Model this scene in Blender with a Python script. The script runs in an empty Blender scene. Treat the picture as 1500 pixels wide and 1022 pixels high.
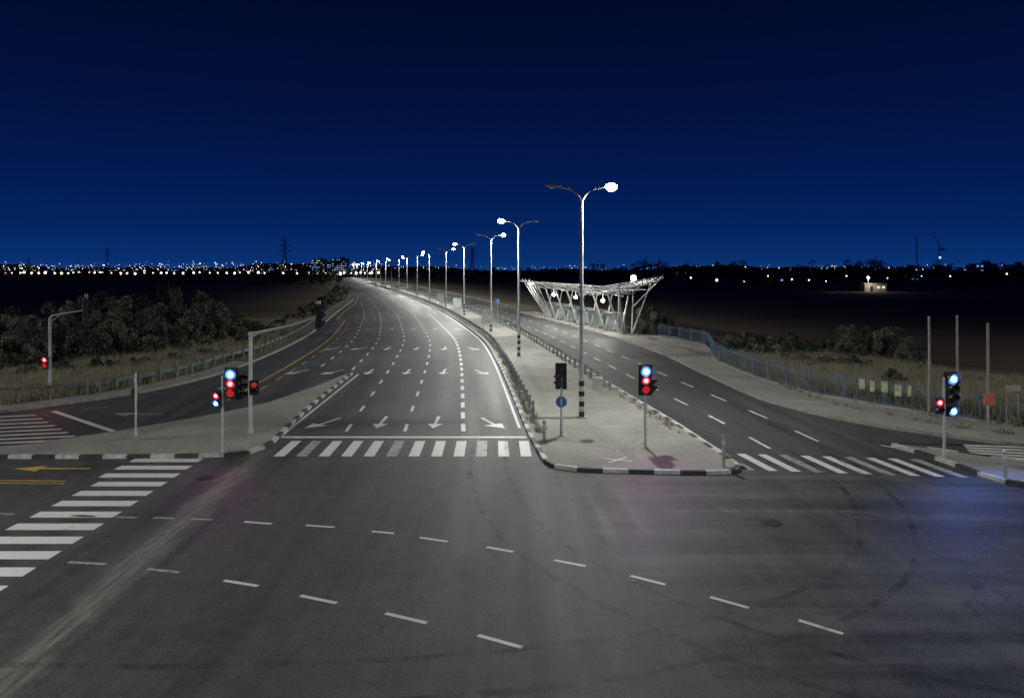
import bpy, math, random
import numpy as np
from mathutils import Matrix, Vector
random.seed(7); rng=np.random.default_rng(7)
scn=bpy.context.scene
FP=1100.0; H=8.0; HV=395.0
def P(u,v,z=0.0):
    """image pixel (u, v) at height z -> ground coordinates (metres)"""
    d=FP*(H-z)/(v-HV); return ((u-750.0)*d/FP, d)
# ------------------------------------------------------------ materials
class NT:
    def __init__(s,name):
        s.m=bpy.data.materials.new(name); s.m.use_nodes=True; s.t=s.m.node_tree; s.t.nodes.clear()
        s.out=s.n('ShaderNodeOutputMaterial'); s.b=s.n('ShaderNodeBsdfPrincipled')
        s.l(s.b.outputs[0],s.out.inputs[0])
    def n(s,ty,**k):
        x=s.t.nodes.new(ty)
        for a,b in k.items(): setattr(x,a,b)
        return x
    def l(s,a,b): s.t.links.new(a,b)
    def put(s,sock,val):
        if hasattr(val,'is_output'): s.l(val,sock)
        else: sock.default_value=val
    def math(s,op,a,b=0.0,c=0.0,clamp=False):
        x=s.n('ShaderNodeMath',operation=op,use_clamp=clamp)
        s.put(x.inputs[0],a); s.put(x.inputs[1],b); s.put(x.inputs[2],c); return x.outputs[0]
    def pos(s): return s.n('ShaderNodeNewGeometry').outputs['Position']
    def obj(s): return s.n('ShaderNodeTexCoord').outputs['Object']
    def uv(s): return s.n('ShaderNodeTexCoord').outputs['UV']
    def sc(s,v,xyz):
        x=s.n('ShaderNodeMapping'); s.l(v,x.inputs[0]); x.inputs['Scale'].default_value=xyz; return x.outputs[0]
    def noise(s,v,scale=1,detail=4,rough=.6,dist=0):
        x=s.n('ShaderNodeTexNoise'); s.l(v,x.inputs['Vector']); x.inputs['Scale'].default_value=scale
        x.inputs['Detail'].default_value=detail; x.inputs['Roughness'].default_value=rough; x.inputs['Distortion'].default_value=dist
        return x.outputs['Fac']
    def mr(s,v,a,b,c,d,smooth=False):
        x=s.n('ShaderNodeMapRange'); x.clamp=True
        if smooth: x.interpolation_type='SMOOTHSTEP'
        s.put(x.inputs[0],v)
        for i,q in enumerate((a,b,c,d)): s.put(x.inputs[i+1],q)
        return x.outputs[0]
    def mix(s,f,a,b):
        x=s.n('ShaderNodeMix',data_type='RGBA'); s.put(x.inputs[0],f)
        for i,q in ((6,a),(7,b)):
            s.put(x.inputs[i],q if hasattr(q,'is_output') else (*q,1))
        return x.outputs[2]
    def bump(s,h,strength=.3,dist=.02):
        x=s.n('ShaderNodeBump'); s.l(h,x.inputs['Height']); x.inputs['Strength'].default_value=strength; x.inputs['Distance'].default_value=dist
        s.l(x.outputs[0],s.b.inputs['Normal'])
    def fin(s,col,rough=.6,metal=0,spec=.5):
        s.put(s.b.inputs['Base Color'],col if hasattr(col,'is_output') else (*col,1)); s.put(s.b.inputs['Roughness'],rough)
        s.b.inputs['Metallic'].default_value=metal; s.b.inputs['Specular IOR Level'].default_value=spec; return s.m
def simple(name,c,rough=.6,metal=0,var=.25,scale=3,bump=0):
    t=NT(name); p=t.obj(); n=t.noise(p,scale,3)
    d=tuple(x*(1-var) for x in c); e=tuple(min(1,x*(1+var)) for x in c)
    if bump: t.bump(t.noise(p,scale*8,3),bump,.02)
    return t.fin(t.mix(t.mr(n,.3,.7,0,1),d,e),rough,metal)
def emis(name,c,s):
    m=bpy.data.materials.new(name); m.use_nodes=True; t=m.node_tree; t.nodes.clear()
    o=t.nodes.new('ShaderNodeOutputMaterial'); e=t.nodes.new('ShaderNodeEmission'); e.inputs[0].default_value=(*c,1); e.inputs[1].default_value=s
    t.links.new(e.outputs[0],o.inputs[0])
    try: m.cycles.emission_sampling='NONE'
    except Exception: pass
    return m
def m_asphalt():
    t=NT('asphalt'); uv=t.uv(); p=t.pos()
    sep=t.n('ShaderNodeSeparateXYZ'); t.l(p,sep.inputs[0]); X,Y=sep.outputs[0],sep.outputs[1]
    streak=t.noise(t.sc(uv,(.9,.03,1)),1,4,.6)
    fstr=t.noise(t.sc(uv,(5,.12,1)),1,4,.65)
    su=t.n('ShaderNodeSeparateXYZ'); t.l(uv,su.inputs[0])
    wheel=t.math('SINE',t.math('MULTIPLY',su.outputs[0],2*math.pi/1.48))
    big=t.noise(p,.12,5,.6,.6); mid=t.noise(p,1.6,6,.72); grain=t.noise(p,22,3,.8)
    v=t.math('ADD',t.mr(streak,.3,.7,-.014,.02),t.mr(big,.3,.7,-.016,.018))
    v=t.math('ADD',v,t.mr(fstr,.35,.65,-.006,.009))
    v=t.math('ADD',v,t.mr(mid,.35,.65,-.013,.015)); v=t.math('ADD',v,t.mr(grain,.38,.62,-.026,.03))
    v=t.math('ADD',v,t.math('MULTIPLY',t.math('MULTIPLY',wheel,.0045),t.mr(Y,30,40,0,1)))
    v=t.math('ADD',v,.062)
    wob=t.mr(t.noise(p,.5,3),.3,.7,-.12,.12)
    seam=t.math('ADD',t.math('SUBTRACT',X,t.math('MULTIPLY_ADD',Y,-.17,6.45)),wob)
    new=t.math('MULTIPLY',t.mr(seam,-.03,.03,0,1),t.mr(Y,30,33,1,0))
    arc=t.noise(t.sc(p,(.05,.75,1)),1,4,.6,.5)
    v=t.math('ADD',v,t.math('MULTIPLY',new,t.mr(arc,.42,.66,-.030,.034)))
    # older paler ring where turning traffic scrubs dust aside
    arc2=t.math('ABSOLUTE',t.math('SUBTRACT',t.math('MULTIPLY_ADD',t.math('SINE',t.math('MULTIPLY',X,.22)),.7,24.3),Y))
    v=t.math('ADD',v,t.math('MULTIPLY',t.math('MULTIPLY',t.mr(arc2,0,.5,.05,0,True),t.mr(mid,.4,.6,.1,1)),t.math('MULTIPLY',t.mr(X,4,6,0,1),t.mr(X,12,16,1,0))))
    dl=t.math('ABSOLUTE',t.math('ADD',t.math('ADD',X,t.math('MULTIPLY_ADD',Y,.06,9.0)),t.math('MULTIPLY',wob,2.0)))
    dust=t.math('MULTIPLY',t.mr(dl,.0,.75,1,0,True),t.mr(Y,30,34,1,0))
    dust=t.math('MULTIPLY',dust,t.mr(t.noise(t.sc(p,(5,.5,1)),1,5,.7),.38,.62,.15,1))
    vo=t.n('ShaderNodeTexVoronoi',feature='DISTANCE_TO_EDGE'); vo.inputs['Scale'].default_value=.16
    wv=t.n('ShaderNodeVectorMath',operation='ADD'); nn=t.n('ShaderNodeTexNoise'); nn.inputs['Scale'].default_value=.7; nn.inputs['Detail'].default_value=5
    t.l(p,nn.inputs['Vector']); s2=t.n('ShaderNodeVectorMath',operation='SCALE'); t.l(nn.outputs['Color'],s2.inputs[0]); s2.inputs['Scale'].default_value=3
    t.l(p,wv.inputs[0]); t.l(s2.outputs[0],wv.inputs[1]); t.l(wv.outputs[0],vo.inputs['Vector'])
    crack=t.math('MULTIPLY',t.mr(vo.outputs['Distance'],0,.006,1,0),t.mr(big,.48,.6,0,.7))
    v=t.math('MAXIMUM',t.math('MULTIPLY',v,t.math('SUBTRACT',1,crack)),.012)
    cr=t.n('ShaderNodeCombineColor'); t.l(v,cr.inputs[0]); t.l(v,cr.inputs[1]); t.l(t.math('MULTIPLY',v,.99),cr.inputs[2])
    col=t.mix(t.math('MULTIPLY',dust,.85,0,True),cr.outputs[0],(.27,.26,.235))
    t.bump(t.math('ADD',grain,t.math('MULTIPLY',mid,.5)),.7,.025)
    return t.fin(col,t.mr(streak,.3,.7,.50,.68),0,.34)
def m_paint(name,c,under=(.07,.07,.07),lo=.34,hi=.46):
    t=NT(name); p=t.pos(); n=t.noise(p,2.3,8,.72); g=t.noise(p,30,2,.7)
    f=t.mr(t.math('ADD',n,t.math('MULTIPLY',g,.12)),lo,hi,.15,1)
    return t.fin(t.mix(f,under,c),.55)
def m_paving():
    t=NT('dusty_paving'); p=t.pos(); a=t.noise(p,.35,7,.65,.5); b=t.noise(p,6,5,.7); g=t.noise(p,28,3,.8)
    f=t.math('ADD',t.mr(a,.3,.7,0,.5),t.math('ADD',t.mr(b,.3,.7,0,.3),t.mr(g,.35,.65,0,.3)))
    col=t.mix(f,(.13,.125,.11),(.40,.385,.345)); sp=t.mr(t.noise(p,3.2,4,.8),.64,.7,0,.5)
    br=t.n('ShaderNodeTexBrick'); br.inputs['Scale'].default_value=1; br.inputs['Brick Width'].default_value=.4; br.inputs['Row Height'].default_value=.4; br.inputs['Mortar Size'].default_value=.008; br.offset=0
    t.l(p,br.inputs[0]); col=t.mix(t.math('MULTIPLY',br.outputs['Fac'],.14),col,(.08,.075,.065))
    col=t.mix(sp,col,(.12,.11,.085)); t.bump(t.math('ADD',b,g),.5,.02); return t.fin(col,.85)
def m_soil():
    t=NT('field_soil'); p=t.pos(); a=t.noise(p,.01,6,.6,.5); f=t.noise(t.sc(p,(.05,1.2,1)),1,4,.6); g=t.noise(p,3,5,.7)
    v=t.math('ADD',t.mr(a,.3,.7,0,.5),t.math('ADD',t.mr(f,.3,.7,0,.3),t.mr(g,.3,.7,0,.3)))
    t.bump(t.math('ADD',g,f),.6,.1); return t.fin(t.mix(v,(.07,.057,.043),(.18,.145,.11)),.95,0,.1)
def m_verge():
    t=NT('dry_verge_soil'); p=t.pos(); a=t.noise(p,.4,7,.7,.4); g=t.noise(p,9,5,.7)
    v=t.math('ADD',t.mr(a,.3,.7,0,.6),t.mr(g,.3,.7,0,.4)); t.bump(g,.7,.06)
    return t.fin(t.mix(v,(.07,.065,.045),(.24,.21,.15)),.95,0,.1)
ASPH=m_asphalt(); WHITE=m_paint('white_road_paint',(.70,.70,.68)); YEL=m_paint('yellow_road_paint',(.62,.42,.08)); FADE=m_paint('faded_road_paint',(.40,.40,.39),lo=.42,hi=.58)
PAVE=m_paving(); SOIL=m_soil(); VERGE=m_verge()
KW=simple('kerb_white_paint',(.50,.50,.48),.7,0,.35,4,.3); KB=simple('kerb_black_paint',(.045,.045,.045),.6,0,.4,4,.3); KC=simple('kerb_concrete',(.26,.25,.23),.85,0,.3,3,.3)
GALV=simple('galvanised_steel',(.42,.43,.44),.45,.4,.2,3); GALVD=simple('weathered_guardrail_steel',(.20,.225,.23),.5,.4,.4,2)
POLE=simple('pole_white_paint',(.5,.51,.51),.5,.1,.15,2); BLK=simple('black_housing',(.02,.022,.024),.45,0,.3,5); BANDK=simple('band_black',(.02,.02,.02),.5,0,.3,5); BANDW=simple('band_white',(.6,.6,.58),.5,0,.2,5)
STEEL=simple('station_white_steel',(.40,.41,.41),.5,.1,.2,2); CANV=simple('station_roof_panel',(.22,.235,.245),.5,0,.2,1)
CONC=simple('concrete',(.30,.29,.27),.85,0,.25,2,.3); WOOD=simple('old_wood',(.26,.23,.19),.85,0,.35,4,.3); BLUEF=simple('blue_fence_paint',(.10,.145,.24),.5,.1,.35,2)
BARK=simple('bark',(.09,.075,.055),.9,0,.3,6,.5)
LEAF=[simple('leaf_olive',(.115,.12,.09),.7,0,.4,1.2),simple('leaf_dark',(.055,.065,.048),.7,0,.4,1.2),simple('leaf_dry',(.18,.175,.135),.8,0,.3,1.2)]
DTREE=[simple('treeline_leaf',(.04,.055,.035),.8,0,.4,.2),simple('treeline_leaf_dark',(.02,.028,.02),.8,0,.4,.2)]
GRASS=[simple('dry_grass_tan',(.32,.28,.19),.8,0,.3,1),simple('dry_grass_olive',(.16,.165,.10),.8,0,.3,1)]
LAMP=emis('lamp_glass_lit',(1,.99,.94),80); LAMPDIM=simple('lamp_glass_unlit',(.6,.62,.63),.25,0,.1,3)
L_BLUE=emis('lens_blue',(.04,.2,1),2.6); L_CORE=emis('lens_core',(.6,.8,1),9); L_RED=emis('lens_red',(1,.02,.04),2.2); L_RCORE=emis('lens_red_core',(1,.3,.35),4); L_OFF=simple('lens_off',(.03,.012,.012),.2)
L_DRED=emis('lens_dull_red',(1,.04,.04),.45)
# ------------------------------------------------------------ mesh builder
class MB:
    def __init__(s): s.v=[];s.f=[];s.m=[];s.mats=[];s.uv=None;s.T=None
    def mi(s,m):
        if m not in s.mats: s.mats.append(m)
        return s.mats.index(m)
    def add(s,vs,fs,mat):
        o=len(s.v); 
        if s.T is not None: vs=[tuple(s.T@Vector(q)) for q in vs]
        s.v.extend(vs); i=s.mi(mat)
        for f in fs: s.f.append(tuple(o+k for k in f)); s.m.append(i)
    def box(s,c,d,mat,rz=0,M=None):
        hx,hy,hz=d[0]/2,d[1]/2,d[2]/2
        vs=[Vector((x*hx,y*hy,z*hz)) for z in(-1,1) for y in(-1,1) for x in(-1,1)]
        R=M if M is not None else Matrix.Rotation(rz,3,'Z')
        vs=[tuple(R@q+Vector(c)) for q in vs]
        s.add(vs,[(0,2,3,1),(4,5,7,6),(0,1,5,4),(2,6,7,3),(0,4,6,2),(1,3,7,5)],mat)
    def beam(s,a,b,w,h,mat):
        a=Vector(a);b=Vector(b);d=b-a;L=d.length
        if L<1e-5: return
        q=d.to_track_quat('X','Z').to_matrix(); s.box((a+b)/2,(L,w,h),mat,M=q)
    def tube(s,pts,rs,mat,n=8,cap=True):
        pts=[Vector(p) for p in pts]
        if not hasattr(rs,'__len__'): rs=[rs]*len(pts)
        vs=[];fs=[]
        up=None
        for i,p in enumerate(pts):
            d=(pts[min(i+1,len(pts)-1)]-pts[max(i-1,0)]).normalized()
            if up is None: up=Vector((1,0,0)) if abs(d.x)<.8 else Vector((0,1,0))
            a=(up-d*up.dot(d)).normalized(); up=a; b=d.cross(a)
            for k in range(n):
                t=2*math.pi*k/n; vs.append(tuple(p+(a*math.cos(t)+b*math.sin(t))*rs[i]))
        for i in range(len(pts)-1):
            for k in range(n):
                k2=(k+1)%n; fs.append((i*n+k,i*n+k2,(i+1)*n+k2,(i+1)*n+k))
        if cap: fs.append(tuple(range(n))[::-1]); fs.append(tuple((len(pts)-1)*n+k for k in range(n)))
        s.add(vs,fs,mat)
    def ball(s,c,r,mat,n=10,m=6,sz=1):
        vs=[];fs=[]
        for i in range(m+1):
            ph=math.pi*i/m
            for k in range(n):
                t=2*math.pi*k/n; vs.append((c[0]+r*math.sin(ph)*math.cos(t),c[1]+r*math.sin(ph)*math.sin(t),c[2]+r*sz*math.cos(ph)))
        for i in range(m):
            for k in range(n):
                k2=(k+1)%n; fs.append((i*n+k,(i+1)*n+k,(i+1)*n+k2,i*n+k2))
        s.add(vs,fs,mat)
    def poly(s,pts,z,mat): s.add([(p[0],p[1],z) for p in pts],[tuple(range(len(pts)))],mat)
    def build(s,name,loc=None,rz=0):
        return put(name,MBmesh(s,name),loc,rz)
def MBmesh(mb,name):
    me=bpy.data.meshes.new(name); me.from_pydata(mb.v,[],mb.f)
    for m in mb.mats: me.materials.append(m)
    me.polygons.foreach_set('material_index',mb.m); me.update(); return me
def put(name,me,loc=None,rz=0,sc=None):
    o=bpy.data.objects.new(name,me); scn.collection.objects.link(o)
    if loc: o.location=loc
    o.rotation_euler=(0,0,rz)
    if sc: o.scale=sc
    return o
# ------------------------------------------------------------ alignment curves
def curve(pts):
    ys=np.array([p[0] for p in pts],float); xs=np.array([p[1] for p in pts],float)
    m=np.gradient(xs,ys)
    def f(y):
        if y<=ys[0]: return float(xs[0]+m[0]*(y-ys[0]))
        if y>=ys[-1]: return float(xs[-1]+m[-1]*(y-ys[-1]))
        i=int(np.searchsorted(ys,y)-1); h=ys[i+1]-ys[i]; t=(y-ys[i])/h
        return float((2*t**3-3*t*t+1)*xs[i]+(t**3-2*t*t+t)*h*m[i]+(-2*t**3+3*t*t)*xs[i+1]+(t**3-t*t)*h*m[i+1])
    return f
R=curve([(30,1.35),(36,.88),(50,-.1),(66,-1.3),(84,-3.1),(103,-6.1),(140,-12.8),(169,-19),(209,-28),(267,-41.6),(338,-59.2),(420,-79.8),(550,-112.5),(800,-175),(1500,-350)])
E=curve([(29.8,9.2),(32.6,8.9),(39.5,8.25),(50.3,6.86),(70.4,4.48),(92.6,1.6),(117,-2.6),(140,-6.9),(169,-13.1),(209,-22.1),(267,-35.7),(338,-53.3),(420,-73.9),(550,-106.6),(800,-169),(1500,-344)])
F=curve([(33.8,23.1),(37.8,18.9),(42.9,16.2),(54,14.9),(70.4,14.3),(83.8,12.6),(100,9.6),(117,6.0),(140,1.6),(169,-4.6),(209,-13.4),(267,-27),(338,-44.6),(420,-65.2),(550,-97.9),(800,-160.4),(1500,-335.4)])
Lc=curve([(41.9,-28.6),(47.6,-24.6),(54.7,-22.7),(63,-22.4),(72.7,-22.9),(87,-24.3),(112.8,-28.2),(144,-33.4),(183,-39.4),(209,-44.2),(267,-57.6),(338,-75.2),(420,-95.8),(550,-128.5),(800,-191),(1500,-366)])
YS=list(np.arange(42,130,2.0))+list(np.arange(130,420,6.0))+list(np.arange(420,1500,30.0))+[1500]
mb=MB(); S=6000
mb.add([(-S,-300,-.03),(S,-300,-.03),(S,S,-.03),(-S,S,-.03)],[(0,1,2,3)],SOIL); mb.build('ground')
def asphalt():
    rows=[((-140,-40),(140,-40)),((-140,28),(140,28)),((-140,36),(140,29.5)),((-60,39),(60,30.5)),((-28.6,41.9),(23.1,33.8))]
    rows+=[((Lc(y),y),(F(max(34,y-7*max(0,1-(y-42)/20))),max(34,y-7*max(0,1-(y-42)/20)))) for y in YS[1:]]
    vs=[];fs=[];K=8
    for a,b in rows:
        for k in range(K+1):
            t=k/K; vs.append((a[0]+(b[0]-a[0])*t,a[1]+(b[1]-a[1])*t,0))
    for i in range(len(rows)-1):
        for k in range(K): fs.append((i*(K+1)+k,i*(K+1)+k+1,(i+1)*(K+1)+k+1,(i+1)*(K+1)+k))
    me=bpy.data.meshes.new('road'); me.from_pydata(vs,[],fs); me.materials.append(ASPH)
    u=me.uv_layers.new(name='UVMap')
    for lp in me.loops:
        v=vs[lp.vertex_index]; off=v[0]-(R(v[1]) if v[1]>30 else R(30)); u.data[lp.index].uv=(off,v[1])
    put('road',me)
asphalt()
mb=MB(); vs=[];fs=[]
rows=[((-140,36.3),(-140,70)),((-60,39.3),(-62,80))]+[((Lc(y)-.1,y+.1),(Lc(y)-(34 if y<60 else max(8,34-(y-60)*.35)),y+.1)) for y in YS]
for a,b in rows: vs+=[(a[0],a[1],-.012),(b[0],b[1],-.012)]
for i in range(len(rows)-1): fs.append((2*i,2*i+2,2*i+3,2*i+1))
mb.add(vs,fs,VERGE); mb.build('verge')
mb=MB(); vs=[];fs=[]
rows=[((140,29.6),(140,60)),((60,30.6),(62,60))]+[((F(y)+.1,y),(F(y)+max(8,22-(y-34)*.12),y+(20 if y<60 else 4))) for y in [34,36,38,40,42]+YS[1:]]
for a,b in rows: vs+=[(a[0],a[1],-.012),(b[0],b[1],-.012)]
for i in range(len(rows)-1): fs.append((2*i,2*i+1,2*i+3,2*i+2))
mb.add(vs,fs,VERGE); mb.build('verge')
# ------------------------------------------------------------ islands & kerbs
def resample(pts,step):
    out=[Vector((*pts[0],0))]; acc=0; 
    for a,b in zip(pts[:-1],pts[1:]):
        a=Vector((*a,0));b=Vector((*b,0));L=(b-a).length; d=step-acc
        if L<1e-6: continue
        while d<=L: out.append(a+(b-a)*(d/L)); d+=step
        acc=(L-(d-step))
    out.append(Vector((*pts[-1],0))); return [(p.x,p.y) for p in out]
def kerb(mb,pts,mats,step=1.0,w=.2,h=.15):
    ps=resample(pts,step)
    for i,(a,b) in enumerate(zip(ps[:-1],ps[1:])):
        if (Vector(b)-Vector(a)).length<.05: continue
        mb.beam((a[0],a[1],h/2),(b[0],b[1],h/2),w,h,mats[i%len(mats)])
def chaikin(p,n=2,closed=False):
    for _ in range(n):
        q=[p[0]] if not closed else []
        rng_=range(len(p)) if closed else range(len(p)-1)
        for i in rng_:
            a=p[i];b=p[(i+1)%len(p)]
            q+=[(a[0]*.75+b[0]*.25,a[1]*.75+b[1]*.25),(a[0]*.25+b[0]*.75,a[1]*.25+b[1]*.75)]
        if not closed: q.append(p[-1])
        p=q
    return p
nose=chaikin([(R(36),36),P(790,662),P(803,684),P(840,690),P(950,693),P(1060,695),P(1093,690),(E(32.6),32.6)],2)
mb=MB(); mb.poly(nose+[(E(36),36)],.13,PAVE)
vs=[];fs=[];yy=[36]+[y for y in YS if y>37]
for y in yy: vs+=[(R(y),y,.13),(E(y),y,.13)]
for i in range(len(yy)-1): fs.append((2*i,2*i+1,2*i+3,2*i+2))
mb.add(vs,fs,PAVE)
kerb(mb,[(R(y),y) for y in range(90,35,-2)]+nose+[(E(y),y) for y in range(34,90,2)],[KW,KB])
kerb(mb,[(R(y),y) for y in range(90,500,4)],[KC],6); kerb(mb,[(E(y),y) for y in range(90,500,4)],[KC],6)
mb.build('median_island')
lo=[P(515,548),P(470,583),P(430,618),P(410,638),P(392,656),P(352,669),P(180,671),P(0,671),P(-600,671)]
up=[P(-600,664),P(0,662),P(60,652),P(185,634),P(250,622),P(370,600),P(440,578),P(515,548)]
lo=chaikin(lo,2); up=chaikin(up,2)
mb=MB(); mb.poly((lo+up[:-1])[::-1],.13,PAVE); kerb(mb,lo,[KW,KB]); kerb(mb,up,[KC],2); mb.build('traffic_island')
ri=chaikin([P(1290,650),P(1340,662),P(1400,683),P(1462,706),P(1500,713),P(1700,738),P(1900,740),P(1900,705),P(1700,694),P(1500,680),P(1420,668)],2,True)
mb=MB(); mb.poly(ri,.13,PAVE); kerb(mb,ri+[ri[0]],[KW,KB],1.2); mb.build('traffic_island')
fence_pts=[P(966,494),P(1037,508),P(1048,530),P(1110,556),P(1180,577),P(1340,605),P(1500,630),P(1800,640)]
mb=MB()
side=[(60,30.9),(40,31.9),(23.1,33.8)]+[(F(y),y) for y in [35,36,37.8,40,43,46,50,54,60,66,72,78,84,90,96,102,110,118,126,134,142]]
outer=[(60,34.5),(40,36.2),(25.6,37.8)]+[(F(y)+w,y+dy) for y,w,dy in [(35,3.5,3.6),(36,3.6,3.5),(37.8,3.5,3.2),(40,3.5,3),(43,3.4,2.4),(46,3.4,1.8),(50,3.4,1),(54,3.4,.6),(60,3.4,0),(66,3.8,0),(72,6.2,0),(78,7,0),(84,7,0),(90,7,0),(96,7,0),(102,7,0),(110,7,0),(118,7,0),(126,6,0),(134,4,0),(142,3,0)]]
vs=[];fs=[]
for a,b in zip(side,outer): vs+=[(a[0],a[1],.13),(b[0],b[1],.13)]
for i in range(len(side)-1): fs.append((2*i,2*i+1,2*i+3,2*i+2))
mb.add(vs,fs,PAVE); kerb(mb,side,[KC],2); kerb(mb,outer,[KC],2,.12,.17); mb.build('sidewalk')
mb=MB(); a=[(-140,36),(-60,39),(-28.6,41.9)]+[(Lc(y),y) for y in range(44,66,2)]
b=[(-140,38.6),(-60,41.4),(-29.3,44.0)]+[(Lc(y)-1.7,y+.8) for y in range(44,66,2)]
vs=[];fs=[]
for p,q in zip(a,b): vs+=[(p[0],p[1],.13),(q[0],q[1],.13)]
for i in range(len(a)-1): fs.append((2*i,2*i+2,2*i+3,2*i+1))
mb.add(vs,fs,PAVE); kerb(mb,a,[KC],2); kerb(mb,[(Lc(y),y) for y in range(64,400,4)],[KC],4); mb.build('sidewalk')
# ------------------------------------------------------------ markings
mk=MB(); Z=.006
def seg(f,o,y0,y1,w,mat=WHITE):
    n=max(1,int((y1-y0)/4)); vs=[];fs=[]
    for i in range(n+1):
        y=y0+(y1-y0)*i/n; x=f(y)+o; vs+=[(x-w/2,y,Z),(x+w/2,y,Z)]
    for i in range(n): fs.append((2*i,2*i+1,2*i+3,2*i+2))
    mk.add(vs,fs,mat)
def line(a,b,w,mat=WHITE,z=Z):
    a=Vector((*a,0));b=Vector((*b,0));d=(b-a).normalized();n=Vector((-d.y,d.x,0))*w/2
    mk.add([(*(p)[:2],z) for p in (a-n,b-n,b+n,a+n)],[(0,1,2,3)],mat)
OFF=[-3.2,-6.1,-9.0,-11.95]
for k,o in enumerate(OFF):
    y=37.2 if k<3 else 60
    on,gap=((1.8,1.4) if k==0 else (1.8,3.4))
    while y<600:
        seg(R,o,y,y+on,.22 if k==0 else .17); y+=on+gap
y=62
while y<180: seg(R,-14.8,y,y+1.8,.17); y+=5.2
seg(R,-.35,38,700,.14); 
def Lo(y): return max(Lc(y)+2.0,R(y)-17.6) if y<120 else Lc(y)+1.3
seg(Lo,0,46,600,.14,YEL)
y=50
while y<110: seg(Lo,.9,y,y+2,.13,YEL); y+=4.5
line((R(36)-11.9,35.9),(R(36)-.2,35.9),.35)
line(P(410,640),P(525,548),.16)
def arrow(x,y,kind='s',sc=1.0,ang=0,mat=WHITE,z=Z):
    T=Matrix.Translation((x,y,0))@Matrix.Rotation(ang,4,'Z')@Matrix.Scale(sc,4)
    def q(pts):
        pts=[T@Vector((a,b,0)) for a,b in pts]; mk.add([(p.x,p.y,z) for p in pts],[tuple(range(len(pts)))],mat)
    if kind=='s':
        q([(-.09,2.0),(-.09,0),(.09,0),(.09,2.0)]); q([(-.42,0.05),(0,-1.1),(.42,0.05),(.09,-.001),(-.09,-.001)])
    else:
        s=1 if kind=='r' else -1
        q([(-.62*s,1.5),(-.47*s,1.6),(.24*s,-.1),(.1*s,-.2)])
        q([(.55*s,.15),(.72*s,-1.05),(-.35*s,-.45)])
LC=[-1.65,-4.65,-7.5,-10.45,-13.3,-16.1]
for y,ks in ((39,'rssl'),(58.5,'rsssll'),(76,'rsssll'),(101,'rsssll'),(140,'sssss')):
    for k,c in enumerate(ks): arrow(R(y)+LC[k]-(.1 if c=='r' else 0),y,c,1.0,0,WHITE if y<100 else FADE)
arrow(*P(195,607),'l',1,math.radians(-70),FADE)
seg(E,.35,31,400,.15)
for o,y0 in ((2.75,33.6),(5.6,35)):
    y=y0
    while y<400: seg(E,o,y,y+2.3,.16); y+=5.4
for i in range(12):
    x=-10.0+i*.965; mk.add([(x-.23,32.2,Z),(x+.23,32.2,Z),(x+.16,35.1,Z),(x-.3,35.1,Z)],[(0,1,2,3)],WHITE if i%4!=1 else FADE)
for i in range(12):
    y=19.9-1.17+i*1.165; x0=-15.6-(.35 if i>8 else 0); mk.add([(x0,y-.3,Z),(-12.75-.03*i,y-.3,Z),(-12.75-.03*i,y+.3,Z),(x0,y+.3,Z)],[(0,1,2,3)],WHITE)
for i in range(10):
    x=9.35+i*.88; y0=30.0-i*.12; mk.add([(x-.02,y0,Z),(x+.36,y0,Z),(x-.1,y0+2.8,Z),(x-.48,y0+2.8,Z)],[(0,1,2,3)],WHITE if i%3 else FADE)
for i in range(9):
    v=611+i*5.2; line(P(-150,v+6+i*.3),P(52+i*9.5,v-3+i*-.1),.28)
line(P(78,602),P(176,635),.3)
line(P(120,600),P(160,596),.15,FADE)
for i in range(6):
    u=1412; line(P(u+i*3,652+i*3.6),P(1620,659+i*5.5),.3)
line(P(1290,652),P(1390,668),.14)
line(P(1045,661),P(1092,687),.2)
for a in [(100,823,155,826),(215,833,262,838),(328,850,378,858),(440,872,493,883),(565,898,625,912),(700,930,765,948),
 (0,752,20,753),(105,755,140,756),(170,757,200,758),(225,758,255,759),(280,760,312,761),(358,764,398,767),(448,769,490,772),(545,778,577,781),(615,787,656,793),(713,801,752,808),(812,820,858,829),(924,843,975,856),(1040,874,1097,890),(1170,908,1235,928)]:
    line(P(a[0],a[1]),P(a[2],a[3]),.13,FADE if a[0]<300 else WHITE)
line(P(885,676),P(925,680),.1,WHITE,.14); line(P(892,682),P(918,674),.1,WHITE,.145)
arrow(*P(60,686),'s',1.0,math.radians(-90),YEL)
line(P(-60,703),P(96,704.5),.1,YEL); line(P(-60,707),P(94,708),.1,YEL)
mk.build('road_markings')
# tyre marks: thin worn rubber films on the asphalt
tm=NT('tyre_rubber'); tp=tm.pos(); tn=tm.noise(tp,1.1,6,.7); tr_=tm.n('ShaderNodeBsdfTransparent'); mx=tm.n('ShaderNodeMixShader')
tm.fin((.015,.015,.015),.6); tm.l(tm.mr(tn,.42,.7,0,.55),mx.inputs[0]); tm.l(tr_.outputs[0],mx.inputs[1]); tm.l(tm.b.outputs[0],mx.inputs[2]); tm.l(mx.outputs[0],tm.out.inputs[0])
mb=MB()
def tyre(pts,w=.2):
    for off in(-.75,.75):
        p=chaikin(pts,3); vs=[];fs=[]
        for i,q in enumerate(p):
            a=Vector(p[max(0,i-1)]);b=Vector(p[min(len(p)-1,i+1)]);d=(b-a).normalized();n=Vector((-d.y,d.x))
            for e in(off-w/2,off+w/2): vs.append((q[0]+n.x*e,q[1]+n.y*e,.010))
        for i in range(len(p)-1): fs.append((2*i,2*i+1,2*i+3,2*i+2))
        mb.add(vs,fs,tm.m)
tyre([(-1,36),(-1,28),(1,20),(8,13),(22,11)]); 
mb.build('tyre_marks')
mb=MB()
tyre([(13,33),(13,26),(9,18),(-2,14),(-20,15)])
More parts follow.
